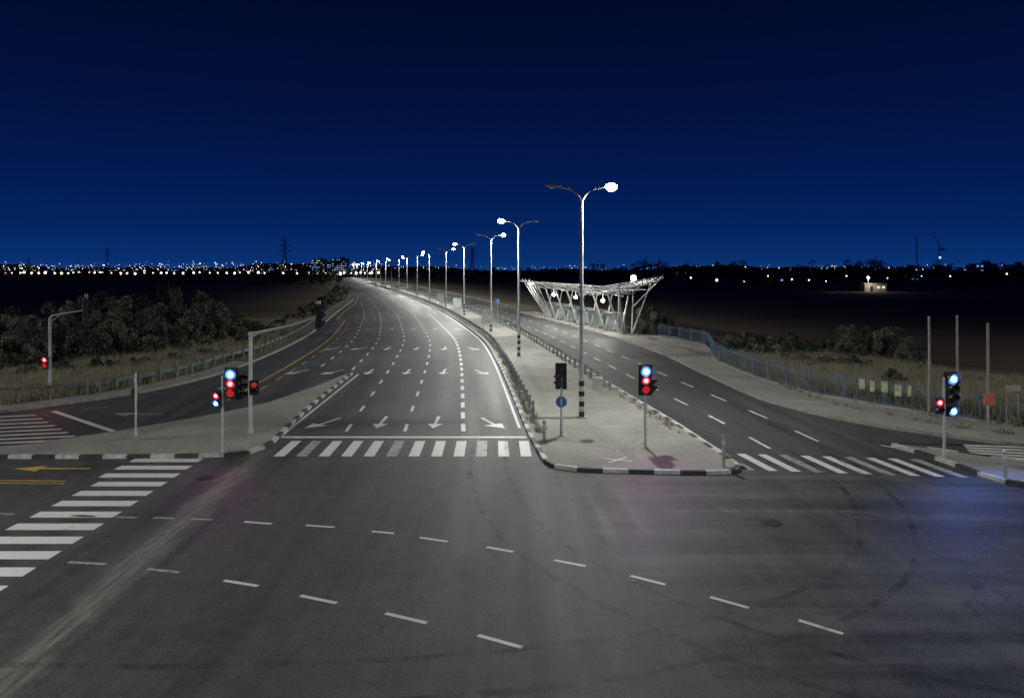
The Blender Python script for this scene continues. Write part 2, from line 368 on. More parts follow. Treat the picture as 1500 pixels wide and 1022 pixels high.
for q in range(len(mb.v)): mb.v[q]=(mb.v[q][0],mb.v[q][1],.014)
mb.build('tyre_marks')
IRON=simple('cast_iron',(.03,.03,.03),.5,.3,.3,8,.5)
for u,v in ((1130,765),(300,700),(860,650)):
    x,y=P(u,v); mb=MB(); z=.13 if (u==860) else 0
    mb.tube([(0,0,z+.002),(0,0,z+.016)],[.34,.34],KB,24); mb.tube([(0,0,z+.017),(0,0,z+.022)],[.3,.3],IRON,24)
    for k in range(-2,3): mb.box((k*.1,0,z+.026),(.03,.42,.006),IRON)
    mb.build('manhole_cover',(x,y,0),random.random())
# ------------------------------------------------------------ guard rails
def guardrail(pts,step=2.0,mat=GALVD,double=False):
    ps=resample(pts,step); mb=MB(); prof=[(0,.46),(.07,.53),(.0,.6),(.07,.67),(0,.75)]
    vs=[];fs=[]
    for i,p in enumerate(ps):
        a=Vector(ps[max(0,i-1)]);b=Vector(ps[min(len(ps)-1,i+1)]);d=(b-a).normalized();n=Vector((-d.y,d.x))
        for o,z in prof: vs.append((p[0]+n.x*o,p[1]+n.y*o,z+.1))
        mb.box((p[0]-n.x*.08,p[1]-n.y*.08,.43),(.1,.14,.86),mat,math.atan2(d.y,d.x))
    k=len(prof)
    for i in range(len(ps)-1):
        for j in range(k-1): fs.append((i*k+j,i*k+j+1,(i+1)*k+j+1,(i+1)*k+j))
    mb.add(vs,fs,mat); return mb.build('guardrail')
guardrail([(R(y)+.55,y) for y in np.arange(41,420,3.0)])
guardrail([(E(y)-.55,y) for y in np.arange(400,46,-3.0)])
guardrail([(-60,42.6),(-30,45.4)]+[(Lc(y)-2.1,y+1.2) for y in range(46,66,2)]+[(Lc(y)-1.2,y) for y in range(70,420,4)])
guardrail([(F(y)+.6,y) for y in np.arange(420,150,-4.0)])
# ------------------------------------------------------------ street lamps
def lamp_mesh(lit):
    mb=MB(); h=11.7
    mb.tube([(0,0,.1),(0,0,2.3),(0,0,h)],[.13,.12,.085],POLE,10)
    mb.box((0,0,.14),(.45,.45,.08),CONC)
    for i in range(8):
        z=.2+i*.27; mb.tube([(0,0,z),(0,0,z+.265)],[.15,.148],BANDK if i%2==0 else BANDW,10)
    for s in(-1,1):
        pts=[(0,0,h-.35)]+[(s*(1.0*(1-math.cos(t))),0,h-.3+.95*math.sin(t)) for t in np.linspace(.25,1.45,8)]
        pts.append((s*1.3,0,h+.72)); mb.tube(pts,[.065]*len(pts),POLE,8)
        hx=s*1.55; M=Matrix.Rotation(-s*.08,3,'Y')
        c=Vector((hx,0,h+.76))
        mb.box(c,(.75,.26,.1),POLE,M=M); mb.box(c+Vector((0,0,.07)),(.6,.2,.06),POLE,M=M); mb.box(c+Vector((-s*.4,0,-.02)),(.16,.14,.1),POLE,M=M)
        g=LAMP if s==lit else LAMPDIM
        mb.ball(tuple(c+Vector((s*.06,0,-.06))),.3 if s==lit else .17,g,14,8,.7 if s==lit else .55)
    return MBmesh(mb,'street_lamp')
LM={-1:lamp_mesh(-1),1:lamp_mesh(1)}
def street_lamp(x,y,lit,rz=0,power=4200,light=True):
    o=put('street_lamp',LM[lit],(x,y,0),rz)
    if not light: return
    l=bpy.data.lights.new('luminaire_light','SPOT'); l.energy=power; l.spot_size=math.radians(176); l.spot_blend=.35; l.shadow_soft_size=.18; l.color=(.98,1,.94)
    lo_=bpy.data.objects.new('luminaire_light',l); scn.collection.objects.link(lo_); lo_.parent=o; lo_.location=(lit*1.6,0,12.05)
base=[(852,615,1,5600),(760,524,-1,7200),(719,487,1,9500),(680,463,-1,10500)]
for u,v,s,pw in base:
    x,y=P(u,v); street_lamp(x,y,s,math.atan(-(R(y+2)-R(y-2))/4),pw)
y=160; s=1;i=0
while y<760:
    street_lamp((R(y)+E(y))/2,y,s,.24,11000 if y<300 else 20000,y<300 or i%2==0); y+=31 if y<400 else 40; s=-s;i+=1
for x,y,s,rz,pw in ((-24,13,1,0,7000),(24,10,-1,0,4200),(-3,-14,1,0,5500),(-54,38,1,1.2,8500),(50,30,-1,1.5,6000),(70,56,-1,1.0,6500),(-70,62,1,1,7000)):  # unseen lamps outside the frame; the outermost added to brighten bushes and fence
    street_lamp(x,y,s,rz,pw)
# ------------------------------------------------------------ traffic signals
def point(name,loc,c,p,parent=None,r=.1):
    l=bpy.data.lights.new(name,'POINT'); l.energy=p; l.color=c; l.shadow_soft_size=r
    o=bpy.data.objects.new(name,l); scn.collection.objects.link(o); o.location=loc; 
    if parent: o.parent=parent
    return o
def lensbeam(loc,c,p,parent):
    l=bpy.data.lights.new('signal_beam','SPOT'); l.energy=p; l.color=c; l.shadow_soft_size=.1; l.spot_size=math.radians(115); l.spot_blend=.9
    o=bpy.data.objects.new('signal_beam',l); scn.collection.objects.link(o); o.location=loc; o.rotation_euler=(math.radians(-68),0,0); o.parent=parent
def head(mb,c,yaw,lens,back=True,s=1.0):
    n=len(lens); T0=mb.T; B=(T0 if T0 is not None else Matrix.Identity(4))
    mb.T=B@Matrix.Translation(c)@Matrix.Rotation(yaw,4,'Z')@Matrix.Scale(s,4)
    hh=.36*n; mb.box((0,0,0),(.36,.2,hh),BLK)
    if back: mb.box((0,.04,0),(.54,.02,hh+.16),BLK)
    mb.box((0,.2,hh*.3),(.05,.22,.05),BLK); mb.box((0,.2,-hh*.3),(.05,.22,.05),BLK)
    for i,L in enumerate(lens):
        z=hh/2-.18-i*.36; k=L[2] if len(L)>2 else 1
        mb.tube([(0,-.1,z),(0,-.13,z),(0,-.16,z)],[.155*k,.15*k,.11*k],L[0],18)
        if L[1]: mb.tube([(0,-.162,z),(0,-.18,z)],[.085*k,.05*k],L[1],14)
        vs=[];fs=[];N=12; r=.172*k
        for j in range(N+1):
            t=math.radians(-25+230*j/N); ct,st=math.cos(t)*r,math.sin(t)*r
            vs+=[(ct,-.1,z+st),(ct,-.3 if st>0 else -.2,z+st)]
        for j in range(N): fs.append((2*j,2*j+1,2*j+3,2*j+2))
        mb.add(vs,fs,BLK)
    mb.T=T0
B_=(L_BLUE,L_CORE,1.3);B2=(L_BLUE,L_CORE,1);R_=(L_RED,L_RCORE);D_=(L_DRED,None);O_=(L_OFF,None)
def post(mb,h,r=.055,mat=POLE):
    mb.tube([(0,0,.13),(0,0,h)],[r,r*.95],mat,10); mb.box((0,0,.15),(.28,.28,.05),GALV); mb.tube([(0,0,.15),(0,0,.4)],[r*1.5,r*1.3],mat,10)
BL=(.08,.24,1);RD=(1,.06,.08)
x,y=P(326,663,.13); mb=MB(); post(mb,3.45); head(mb,(.38,-.02,3.12),.1,[B_,R_,D_],True,1.1); head(mb,(-.2,-.05,2.45),-.15,[R_,B2],False,.9); head(mb,(.6,.4,2.9),1.2,[O_,O_,O_],False); mb.beam((-.2,0,2.9),(.4,0,2.9),.04,.04,GALV)
o=mb.build('traffic_light',(x,y,0)); lensbeam((.38,-.5,3.4),BL,60,o); lensbeam((.4,-.5,2.8),RD,60,o)
x,y=P(945,655,.13); mb=MB(); post(mb,2.75); head(mb,(.0,-.08,3.12),0,[B_,R_,D_],True,1.1); head(mb,(.28,.12,2.85),1.6,[O_,O_],False,.85)
o=mb.build('traffic_light',(x,y,0)); lensbeam((0,-.5,3.45),BL,190,o); lensbeam((0,-.5,3.0),RD,130,o)
x,y=P(822,638,.13); mb=MB(); post(mb,2.9); head(mb,(0,.1,2.95),math.pi,[O_,O_,O_]); head(mb,(-.1,-.12,2.75),-1.3,[O_,O_],False,.8)
SIGNB=simple('sign_blue',(.05,.16,.45),.4,0,.1,3); 
mb.tube([(0,-.08,1.75),(0,-.1,1.75)],[.28,.28],BANDW,24); mb.tube([(0,-.101,1.75),(0,-.106,1.75)],[.25,.25],SIGNB,24); mb.box((0,-.115,1.75),(.05,.01,.3),BANDW)
mb.build('traffic_light',(x,y,0))
x,y=P(1383,670,.13); mb=MB(); post(mb,3.5); head(mb,(.26,-.05,3.05),.05,[B_,O_,O_],True,1.1); head(mb,(.28,-.05,2.1),.05,[B_],True,.95); head(mb,(-.26,-.05,2.3),-.1,[R_,O_],False,.9); head(mb,(.55,.35,2.85),1.5,[O_,O_,O_],False,.9)
o=mb.build('traffic_light',(x,y,0)); lensbeam((.24,-.5,3.35),(.08,.24,1),600,o); lensbeam((-.3,-.5,2.4),RD,20,o)
x,y=P(73,577,.0); mb=MB(); post(mb,4.9,.09); mb.tube([(0,0,4.85),(.15,0,5.05),(2.2,0,5.4)],[.07,.06,.05],POLE,8); mb.beam((0,0,4.6),(.6,0,5.05),.05,.05,POLE)
head(mb,(2.3,-.05,5.5),math.pi-.8,[O_,O_,O_],True,1.2); head(mb,(-.2,-.1,2.05),0,[R_,D_],True,1.0); mb.tube([(2.35,0,6.1),(2.35,0,6.45)],[.1,.1],GALV,10)
o=mb.build('traffic_light',(x,y,0)); lensbeam((-.2,-.5,2.2),RD,55,o)
x,y=P(367,635,.13); mb=MB(); post(mb,4.95,.095); mb.tube([(0,0,4.85),(.25,0,4.97),(1.6,0,5.25),(2.5,0,5.5),(3.2,0,5.75)],[.08,.075,.06,.055,.05],POLE,8)
mb.beam((0,0,4.7),(.45,0,4.98),.05,.05,POLE); mb.box((.02,0,4.93),(.2,.2,.16),POLE)
head(mb,(3.25,0,5.75),math.pi/2+.4,[O_,O_,O_],True,1.05); mb.tube([(3.25,0,6.35),(3.25,0,6.5)],[.13,.13],GALV,10)
head(mb,(.2,-.1,2.35),.3,[D_,O_],True,.8)
mb.build('traffic_light',(x,y,0))
x,y=P(199,638,.13); mb=MB(); post(mb,3.1,.05); mb.box((-.12,0,2.15),(.2,.05,.45),BLK); mb.box((0,-.06,2.75),(.07,.04,.28),BANDW); mb.build('signal_post',(x,y,0))
for u,v,h in ((1060,683,1.35),(1472,700,1.15),(797,644,1.0)):
    x,y=P(u,v,.13); mb=MB(); mb.tube([(0,0,.12),(0,0,h),(0,0,h+.05)],[.075,.075,.04],GALV,12); mb.tube([(0,0,h*.75),(0,0,h*.88)],[.08,.08],BANDW,12); mb.build('bollard',(x,y,0))
x,y=P(874,570,.13); mb=MB(); mb.box((0,0,.5),(.45,.35,.75),CONC); mb.box((0,0,.9),(.5,.4,.06),GALV); mb.build('utility_cabinet',(x,y,0))
LB=simple('billboard_face',(.5,.52,.5),.5,0,.25,3)
for u,v in ((717,487),(673,462),(648,450)):
    x,y=P(u-3,v); mb=MB()
    for s in(-.5,.5): mb.box((s,0,.6),(.08,.08,1.2),GALV)
    mb.box((0,0,2.0),(1.5,.3,1.7),GALV); mb.box((0,-.16,2.0),(1.35,.02,1.5),LB); mb.box((0,0,2.9),(1.6,.36,.08),GALV); mb.build('advertising_panel',(x,y,.1),0)
x,y=P(729,470); mb=MB(); mb.tube([(0,0,0),(0,0,3.4)],.04,GALV,8); mb.tube([(0,-.05,3.1),(0,-.08,3.1)],[.4,.4],SIGNB,20); mb.box((0,-.09,3.1),(.1,.01,.5),BANDW); mb.build('traffic_sign',(x,y,0))
# ------------------------------------------------------------ fence
def fence(pts,h=1.5):
    mb=MB(); ps=resample(pts,2.6)
    for a,b in zip(ps[:-1],ps[1:]):
        a=Vector((*a,0));b=Vector((*b,0));d=b-a;L=d.length; rz=math.atan2(d.y,d.x)
        if L<.1: continue
        mb.box((a.x,a.y,.1+h/2),(.08,.08,h+.15),BLUEF,rz)
        for z in(.28,h-.12): mb.beam((a.x,a.y,z),(b.x,b.y,z),.04,.045,BLUEF)
        n=int(L/.19)
        for i in range(1,n):
            p=a+d*(i/n); mb.box((p.x,p.y,.1+h/2),(.02,.02,h),BLUEF,rz)
        mb.beam((a.x,a.y,.12),(b.x,b.y,.12),.22,.16,CONC)
    mb.build('metal_fence')
fence(fence_pts)
PG=simple('banner_green',(.22,.34,.2),.6,0,.5,6); PT=simple('banner_beige',(.42,.37,.26),.6,0,.4,5); PO=simple('sign_orange_red',(.6,.16,.09),.5,0,.15,4)
fv=[Vector((*p,0)) for p in fence_pts]
for u,w,m,zz in ((1268,.42,PG,1.2),(1283,.3,PT,1.15),(1300,.42,PG,1.22),(1318,.4,PT,1.12),(1333,.22,PG,1.2)):
    a=fv[4];b=fv[5]; t=(u-1180)/160; p=a+(b-a)*t; d=(b-a); mb=MB(); mb.box((0,0,0),(w,.02,.6),m); mb.box((0,-.012,.08),(w*.6,.006,.26),PT if m is PG else PG); mb.box((0,0,.31),(w,.04,.03),GALV)
    mb.build('fence_banner',(p.x-.03,p.y-.09,zz),math.atan2(d.y,d.x))
for u,v,h in ((1361,612,5.4),(1402,600,5.3),(1447,624,5.2)):
    x,y=P(u,v); mb=MB(); mb.tube([(0,0,0),(.02,0,h*.5),(0,0,h)],[.085,.075,.06],WOOD,10); mb.ball((0,0,h+.02),.08,WOOD,8,4); mb.build('wooden_pole',(x,y,0))
x,y=P(1447,628); mb=MB(); mb.box((0,-.13,1.5),(.5,.03,.55),PO); mb.box((0,-.1,1.5),(.54,.02,.59),GALV); mb.tube([(0,-.05,.1),(0,-.05,1.85)],.03,GALV,8); mb.build('warning_sign',(x,y,0))
x,y=P(1483,628); mb=MB()
for s in(-.3,.3): mb.tube([(s,0,.1),(s,0,2.15)],.03,WOOD,8)
mb.box((0,-.04,2.05),(.75,.03,.3),PT); mb.box((0,-.03,2.05),(.79,.02,.34),WOOD); mb.build('information_sign',(x,y,0))
# ------------------------------------------------------------ bus station
STL=emis('station_luminaire',(1,.97,.88),40); GLASS=simple('shelter_panel',(.22,.24,.24),.25,0,.2,1); LIT=emis('lit_timetable',(1,.95,.85),1.2)
A=Vector((F(90)+1.5,90,0)); Bv=Vector((F(126)+.6,126,0)); d=(Bv-A); LL=d.length; ang=math.atan2(d.y,d.x)
mb=MB(); n=7
for i in range(n):
    s=1.5+i*(LL-3)/(n-1)
    mb.tube([(s,-.6,.13),(s-.2,.4,2.8),(s-.5,1.3,5.1)],[.15,.14,.12],STEEL,8)
    mb.tube([(s,-.6,.13),(s+.4,-1.7,4.8)],[.14,.1],STEEL,8)
    mb.tube([(s-1.8,-.2,4.8),(s+1.8,.3,5.1)],.07,STEEL,6)
    up_=[(s,y,5.3+.06*(y+3)+.03*(y**2)) for y in np.linspace(-2.6,3.0,9)]
    dn=[(s,y,z-.5+.04*abs(y)) for _,y,z in up_]
    mb.tube(up_,.08,STEEL,6); mb.tube(dn,.06,STEEL,6)
    for k in range(8): mb.tube([dn[k],up_[k+1]] if k%2 else [up_[k],dn[k+1]],.04,STEEL,5)
    # outrigger struts poking above the roof edge
    mb.tube([(s-.2,3.0,5.9),(s-1.8,4.3,6.15)],.06,STEEL,6)
for k,y in enumerate(np.linspace(-2.6,3.0,8)):
    z=5.3+.06*(y+3)+.03*(y**2); mb.tube([(-1.5,y,z+.1),(LL+1.5,y,z+.1)],.06,STEEL,6)
mb.tube([(-2,4.2,6.15),(LL-1,4.2,6.15)],.07,STEEL,6)
for i in range(int((LL+2)/.55)):
    s=-1+i*.55
    pts=[(s,y,5.48+.06*(y+3)+.03*(y**2)) for y in (-2.6,-1.2,0,1.5,3.0)]
    for a,b in zip(pts[:-1],pts[1:]): mb.beam(a,b,.2,.03,CANV)
W0=[Vector((6.5,2.8,5.5)),Vector((6.5,-2.8,5.7))]; W1=[Vector((-3.0,1.4,6.3)),Vector((-3.6,-3.9,7.3))]
for j in range(6):
    t=j/5; pa=W0[0].lerp(W0[1],t); pb=W1[0].lerp(W1[1],t)
    mb.tube([pa,pb],.08,STEEL,6); lo0=pa+Vector((0,0,-.8)); mb.tube([lo0,pb+Vector((0,0,-.25))],.06,STEEL,6)
    for k in range(0,10):
        u0=k/10; q=pa.lerp(pb,u0); q2=lo0.lerp(pb+Vector((0,0,-.25)),min(1,u0+.1)); mb.tube([q,q2],.035,STEEL,5); mb.tube([q,lo0.lerp(pb+Vector((0,0,-.25)),u0)],.035,STEEL,5)
for k in range(20):
    t=k/19; mb.tube([W0[0].lerp(W1[0],t),W0[1].lerp(W1[1],t)],.055,STEEL,6)
for k in range(7):
    mb.tube([W0[0].lerp(W1[0],k/7),W0[1].lerp(W1[1],(k+1)/7)],.04,STEEL,5); mb.tube([W0[1].lerp(W1[1],k/7),W0[0].lerp(W1[0],(k+1)/7)],.04,STEEL,5)
mb.tube([W1[1].lerp(W0[1],.25),(.5,-1.6,.13)],[.09,.13],STEEL,8); mb.tube([W1[0],(1.0,-.6,.13)],[.09,.14],STEEL,8); mb.tube([(2.5,-2.6,5.9),(.5,-1.6,.13)],[.08,.11],STEEL,8); mb.tube([(0,.2,6.0),(2.5,-.6,.13)],[.08,.11],STEEL,8)
mb.tube([W1[1],(0.2,-1.7,3.6)],[.07,.09],STEEL,8)
for k in range(5):
    s=LL-2+k*.8; mb.tube([(s-3,-.6,.13),(s+1.6,1.0+k*.4,6.1+k*.1)],.07,STEEL,6)
for i in range(n-1):
    s=1.5+(i+.5)*(LL-3)/(n-1)
    mb.box((s,-1.5,1.45),(3.2,.05,2.1),GLASS); mb.box((s,-1.5,2.55),(3.4,.12,.1),STEEL); mb.box((s,-1.5,.38),(3.4,.1,.08),STEEL)
    for q in(-1.7,1.7): mb.box((s+q,-1.5,1.35),(.1,.1,2.5),STEEL); mb.box((s+q,-1.0,1.35),(.04,1.0,2.1),GLASS)
    mb.box((s,-.75,2.66),(3.6,1.8,.08),CANV)
    mb.box((s,-1.1,.58),(2.4,.42,.06),WOOD)
    for q in(-.9,.9): mb.box((s+q,-1.1,.34),(.06,.36,.42),GALV)
    mb.box((s+1.2,-1.44,1.6),(.5,.03,.8),LIT)
    mb.box((s,-.8,2.6),(1.2,.14,.04),STL)
    # roadside railing
    for z in(.6,1.05): mb.tube([(s-2.2,2.0,z),(s+1.2,2.0,z)],.025,STEEL,5)
    for q in(-2.2,-.5,1.2): mb.tube([(s+q,2.0,.13),(s+q,2.0,1.05)],.03,STEEL,5)
lamps=[(3,1.2,4.2),(14,1.2,4.2),(25,1.2,4.2),(LL,2.0,5.6),(-1.0,-1.2,7.0)]
for q in lamps:
    if q[2]<6.5: mb.tube([(q[0],q[1],q[2]+.12),(q[0],q[1],q[2]+.8)],.04,STEEL,6)
    else: mb.tube([(q[0],q[1],q[2]-.9),(q[0],q[1],q[2]-.1)],.04,STEEL,6)
    mb.ball(q,.22 if q[2]<6.5 else .34,STL,10,6)
st=mb.build('bus_station',tuple(A)); st.rotation_euler=(0,0,ang)
for q in lamps: point('station_light',(q[0]-.4,q[1]+.4,q[2]-.35 if q[2]<6.5 else q[2]+.4),(1,.98,.9),560,st,.15)
# ------------------------------------------------------------ vegetation
def leafarr(cent,rad,n,size,flat=1.0):
    c=cent[rng.integers(0,len(cent),n)]
    p=rng.normal(size=(n,3)); p/=np.linalg.norm(p,axis=1)[:,None]; p*=(rng.random((n,1))**.45)
    p=c[:,:3]+p*rad
    a=rng.normal(size=(n,3)); a/=np.linalg.norm(a,axis=1)[:,None]; b=rng.normal(size=(n,3)); b-=a*(a*b).sum(1)[:,None]; b/=np.linalg.norm(b,axis=1)[:,None]
    s=(size*(.6+.8*rng.random((n,1))))
    return p,a*s,b*s*.55
def leafmesh(groups):
    V=[];Fc=[];MI=[];o=0
    for p,a,b,mi in groups:
        n=len(p); q=np.stack([p-a,p-b,p+a,p+b],1).reshape(-1,3); q[:,2]=np.maximum(q[:,2],.0)
        V.append(q); Fc.append(np.arange(4*n).reshape(n,4)+o); MI.append(np.full(n,0)+mi); o+=4*n
    return np.concatenate(V).tolist(),np.concatenate(Fc).tolist(),np.concatenate(MI).tolist()
def shrub_mesh(seed,rx,ry,h,nc,nl,mats):
    groups=[]; c=[]
    for i in range(nc):
        t=random.uniform(0,2*math.pi); r=random.random()**.5; zz=random.uniform(.12,1)*math.sqrt(max(.05,1-r*r*.8))
        c.append((rx*r*math.cos(t),ry*r*math.sin(t),h*zz*random.uniform(.75,1)))
    c=np.array(c)
    for k in range(3):
        sub=c[k::3]; p,a,b=leafarr(sub,random.uniform(.5,.75)*min(1,h/3.5),nl//3,.12); groups.append((p,a,b,k))
    V,Fc,MI=leafmesh(groups)
    mb=MB(); 
    for q in c[::2]: mb.tube([(q[0]*.15,q[1]*.15,0),(q[0]*.6,q[1]*.6,q[2]*.55),tuple(q)],[.06,.035,.012],BARK,5)
    me=bpy.data.meshes.new('shrub'); o=len(V); V+= [tuple(q) for q in mb.v]; Fc+=[tuple(o+k for k in f) for f in mb.f]; MI+=[3]*len(mb.f)
    me.from_pydata(V,[],Fc)
    for m in mats+[BARK]: me.materials.append(m)
    me.polygons.foreach_set('material_index',MI); me.update(); return me
SV=[shrub_mesh(i,3.2+.3*i,2.8,4.2+.4*i,50,12000,LEAF) for i in range(3)]
SS=[shrub_mesh(i+5,1.5,1.4,1.6+.3*i,20,3000,LEAF[::-1]) for i in range(2)]
def shrub(x,y,s=1,small=False,sz=None):
    me=random.choice(SS if small else SV); put('shrub',me,(x,y,-.05),random.uniform(0,6.28),(s,s,sz or s*random.uniform(.85,1.1)))
for u,v,s in ((-60,548,1.1),(10,543,.95),(55,535,.85),(95,531,1.1),(140,525,1.0),(180,522,1.15),(215,518,1.0),(250,513,1.15),(285,507,1.1),(318,500,1.0),(340,492,.85),(20,512,1.2),(80,505,1.15),(140,500,1.3),(200,497,1.45),(250,490,1.45),(295,486,1.3),(-50,515,1.2)):
    x,y=P(u,v); shrub(x,y,s)
for u,v,s in ((30,556,.8),(90,550,.7),(150,548,.8),(210,540,.8),(262,533,.8),(310,524,.8),(365,505,.9),(385,492,1),(410,480,1),(432,468,1.1),(450,462,1.2),(468,452,1.4),(480,446,1.6),(490,440,1.8),(500,433,2)):
    x,y=P(u,v); shrub(x,y,s,True)
for u,v,s,sm in ((955,490,.8,0),(972,486,.6,0),(1060,515,1.1,1),(1085,520,1.3,1),(1110,528,1.0,1),(1135,530,1.2,1),(1165,540,1.0,1),(1190,545,.9,1),(1230,545,1.1,1),(1245,530,.75,0),(1275,532,.8,0),(1305,530,.8,0),(1330,538,.6,0),(1260,550,1,1),(1100,505,1,1),(1150,515,1.1,1),(1200,520,1.2,1),(1345,555,.8,1),(1400,570,.7,1),(1455,575,.8,1),(1215,560,.8,1),(1300,575,.8,1),(1130,548,.7,1)):
    x,y=P(u,v); shrub(x,y,s,bool(sm))
def grass(name,gen,n,h):
    pts=gen(n); n=len(pts); V=np.zeros((n,3,3))
    t=rng.random(n)*6.28; w=.014+.022*rng.random(n); hh=h*(.4+.9*rng.random(n)); lean=rng.normal(size=(n,2))*.28*hh[:,None]
    V[:,0,0]=pts[:,0]-np.cos(t)*w; V[:,0,1]=pts[:,1]-np.sin(t)*w; V[:,1,0]=pts[:,0]+np.cos(t)*w; V[:,1,1]=pts[:,1]+np.sin(t)*w
    V[:,2,0]=pts[:,0]+lean[:,0]; V[:,2,1]=pts[:,1]+lean[:,1]; V[:,2,2]=hh
    me=bpy.data.meshes.new(name); me.from_pydata(V.reshape(-1,3).tolist(),[],np.arange(3*n).reshape(n,3).tolist())
    for m in GRASS: me.materials.append(m)
    me.polygons.foreach_set('material_index',(rng.random(n)<.35).astype(int).tolist()); me.update(); put(name,me)
def gl(n):
    nt=n//30; y=44+ (rng.random(nt)**1.6)*70; o=2.6+rng.random(nt)*11
    x=np.array([Lc(b) for b in y])-o; x2=-30-rng.random(nt)*25; k=rng.random(nt)<.3; x=np.where(k,x2,x); y=np.where(k,46+rng.random(nt)*12,y)
    c=np.stack([x,y],1); p=np.repeat(c,30,0); return p+rng.normal(size=p.shape)*.22
grass('dry_grass',gl,110000,.75)
fp=np.array(fence_pts)
def gr(n):
    nt=n//30; k=rng.integers(2,7,nt); t=rng.random((nt,1)); a=fp[k];b=fp[k+1]; c=a+(b-a)*t; d=b-a; nrm=np.stack([-d[:,1],d[:,0]],1); nrm/=np.linalg.norm(nrm,axis=1)[:,None]
    nrm*=np.where(nrm[:,1]<0,-1,1)[:,None]
    c=c+nrm*(.4+rng.random((nt,1))**1.3*13); p=np.repeat(c,30,0); return p+rng.normal(size=p.shape)*.22
grass('dry_grass',gr,150000,.95)
# weeds and litter tufts pushing through the kerb joints of the median and sidewalks
def gw(n):
    nt=n//14; y=36+rng.random(nt)**1.5*60; k=rng.random(nt)
    x=np.where(k<.35,[R(b)+.5 for b in y],np.where(k<.6,[E(b)-.5 for b in y],[F(b)+3.3 for b in y]))+rng.normal(size=nt)*.12
    c=np.stack([x,y],1); p=np.repeat(c,14,0); return p+rng.normal(size=p.shape)*.07
grass('kerb_weeds',gw,4200,.4)
def treemass(name,trees,leafn=170,ls=.55):
    groups=[[],[]]; mb=MB()
    for (x,y,h,w) in trees:
        c=np.array([(x+random.gauss(0,w*.3),y+random.gauss(0,w*.3),h*random.uniform(.35,.92)) for _ in range(7)])
        for k in(0,1):
            p,a,b=leafarr(c[k::2],w*.3,leafn//2,ls); groups[k].append((p,a,b,k))
        mb.tube([(x,y,0),(x,y,h*.5)],[.25,.15],BARK,5)
        for q in c[:3]: mb.tube([(x,y,h*.35),tuple(q)],[.12,.04],BARK,4)
    V,Fc,MI=leafmesh(groups[0]+groups[1]); o=len(V); V+=[tuple(q) for q in mb.v]; Fc+=[tuple(o+k for k in f) for f in mb.f]; MI+=[2]*len(mb.f)
    me=bpy.data.meshes.new(name); me.from_pydata(V,[],Fc)
    for m in DTREE+[BARK]: me.materials.append(m)
    me.polygons.foreach_set('material_index',MI); me.update(); put(name,me)
tr=[]
for u in np.arange(900,1620,4.5):
    dd=random.uniform(380,500); big=1+.22*math.sin(u*.021)+.2*math.sin(u*.06+1)
    h=random.uniform(7.5,11.5)*big; tr.append(((u-750)*dd/FP,dd,h,random.uniform(4,8)))
for u in np.arange(560,905,7):
    dd=random.uniform(450,560); tr.append(((u-750)*dd/FP,dd,random.uniform(6.5,10.5),random.uniform(4,7)))
treemass('distant_tree_line',tr)
tr=[]
for u in np.arange(395,500,7): dd=random.uniform(330,520); tr.append(((u-750)*dd/FP,dd,random.uniform(4,8),random.uniform(4,7)))
tr+=[((450-750)*330/FP,330,9.5,7),((470-750)*360/FP,360,7,6)]
for u in np.arange(-60,400,11): dd=random.uniform(800,1000); tr.append(((u-750)*dd/FP,dd,random.uniform(2,4),random.uniform(6,9)))
treemass('distant_tree_line',tr,170,.7)
def palm(x,y,h):
    mb=MB(); mb.tube([(0,0,0),(.2,0,h*.5),(0,0,h)],[.3,.22,.2],BARK,8)
    for k in range(16):
        t=k*2.4; e=random.uniform(-.2,.9); pts=[Vector((0,0,h))+Vector((math.cos(t)*r,math.sin(t)*r,e*r-.28*r*r)) for r in (0,.8,1.6,2.5)]
        for a,b in zip(pts[:-1],pts[1:]): mb.beam(a,b,.5,.03,DTREE[0])
    mb.build('palm_tree',(x,y,0))
for u,dd,h in ((868,480,11.5),(876,500,11),(884,470,11.3),(1088,400,12.5),(1075,420,12),(1190,430,13),(1275,410,12.5)): palm((u-750)*dd/FP,dd,h)
# ------------------------------------------------------------ pylons, mast, crane
PYL=simple('pylon_steel',(.10,.105,.11),.6,.3,.2,1)
def pylon(x,y,h,rz=0):
    mb=MB(); b=h*.1; t=h*.022; lv=[0,.18,.34,.48,.6,.7,.8,.9,1.0]; w=lambda k:(b+(t-b)*min(1,k/.7))
    r=.14
    for a in range(4):
        sx,sy=((1,1),(-1,1),(-1,-1),(1,-1))[a]; s2=((1,1),(-1,1),(-1,-1),(1,-1))[(a+1)%4]
        for k0,k1 in zip(lv[:-1],lv[1:]):
            p=(sx*w(k0),sy*w(k0),h*k0); q=(sx*w(k1),sy*w(k1),h*k1); mb.tube([p,q],r,PYL,4)
            p2=(s2[0]*w(k0),s2[1]*w(k0),h*k0); q2=(s2[0]*w(k1),s2[1]*w(k1),h*k1); mb.tube([p,q2],r*.6,PYL,4); mb.tube([p2,q],r*.6,PYL,4); mb.tube([q,q2],r*.6,PYL,4)
    for k,l in ((.7,.15),(.82,.13),(.94,.1)):
        for s in(-1,1):
            mb.tube([(s*t,0,h*k),(s*h*l,0,h*k+.2)],r*.8,PYL,4); mb.tube([(s*t,0,h*(k+.05)),(s*h*l,0,h*k+.2)],r*.7,PYL,4); mb.tube([(s*h*l,0,h*k),(s*h*l,0,h*k-1.2)],.1,PYL,4)
    mb.build('electricity_pylon',(x,y,0),rz)
for u,dd,tp in ((417,560,349),(692,520,362),(157,900,363),(42,1300,378)): pylon((u-750)*dd/FP,dd,8+(395-tp)*dd/FP,random.uniform(-.3,.3))
mb=MB()
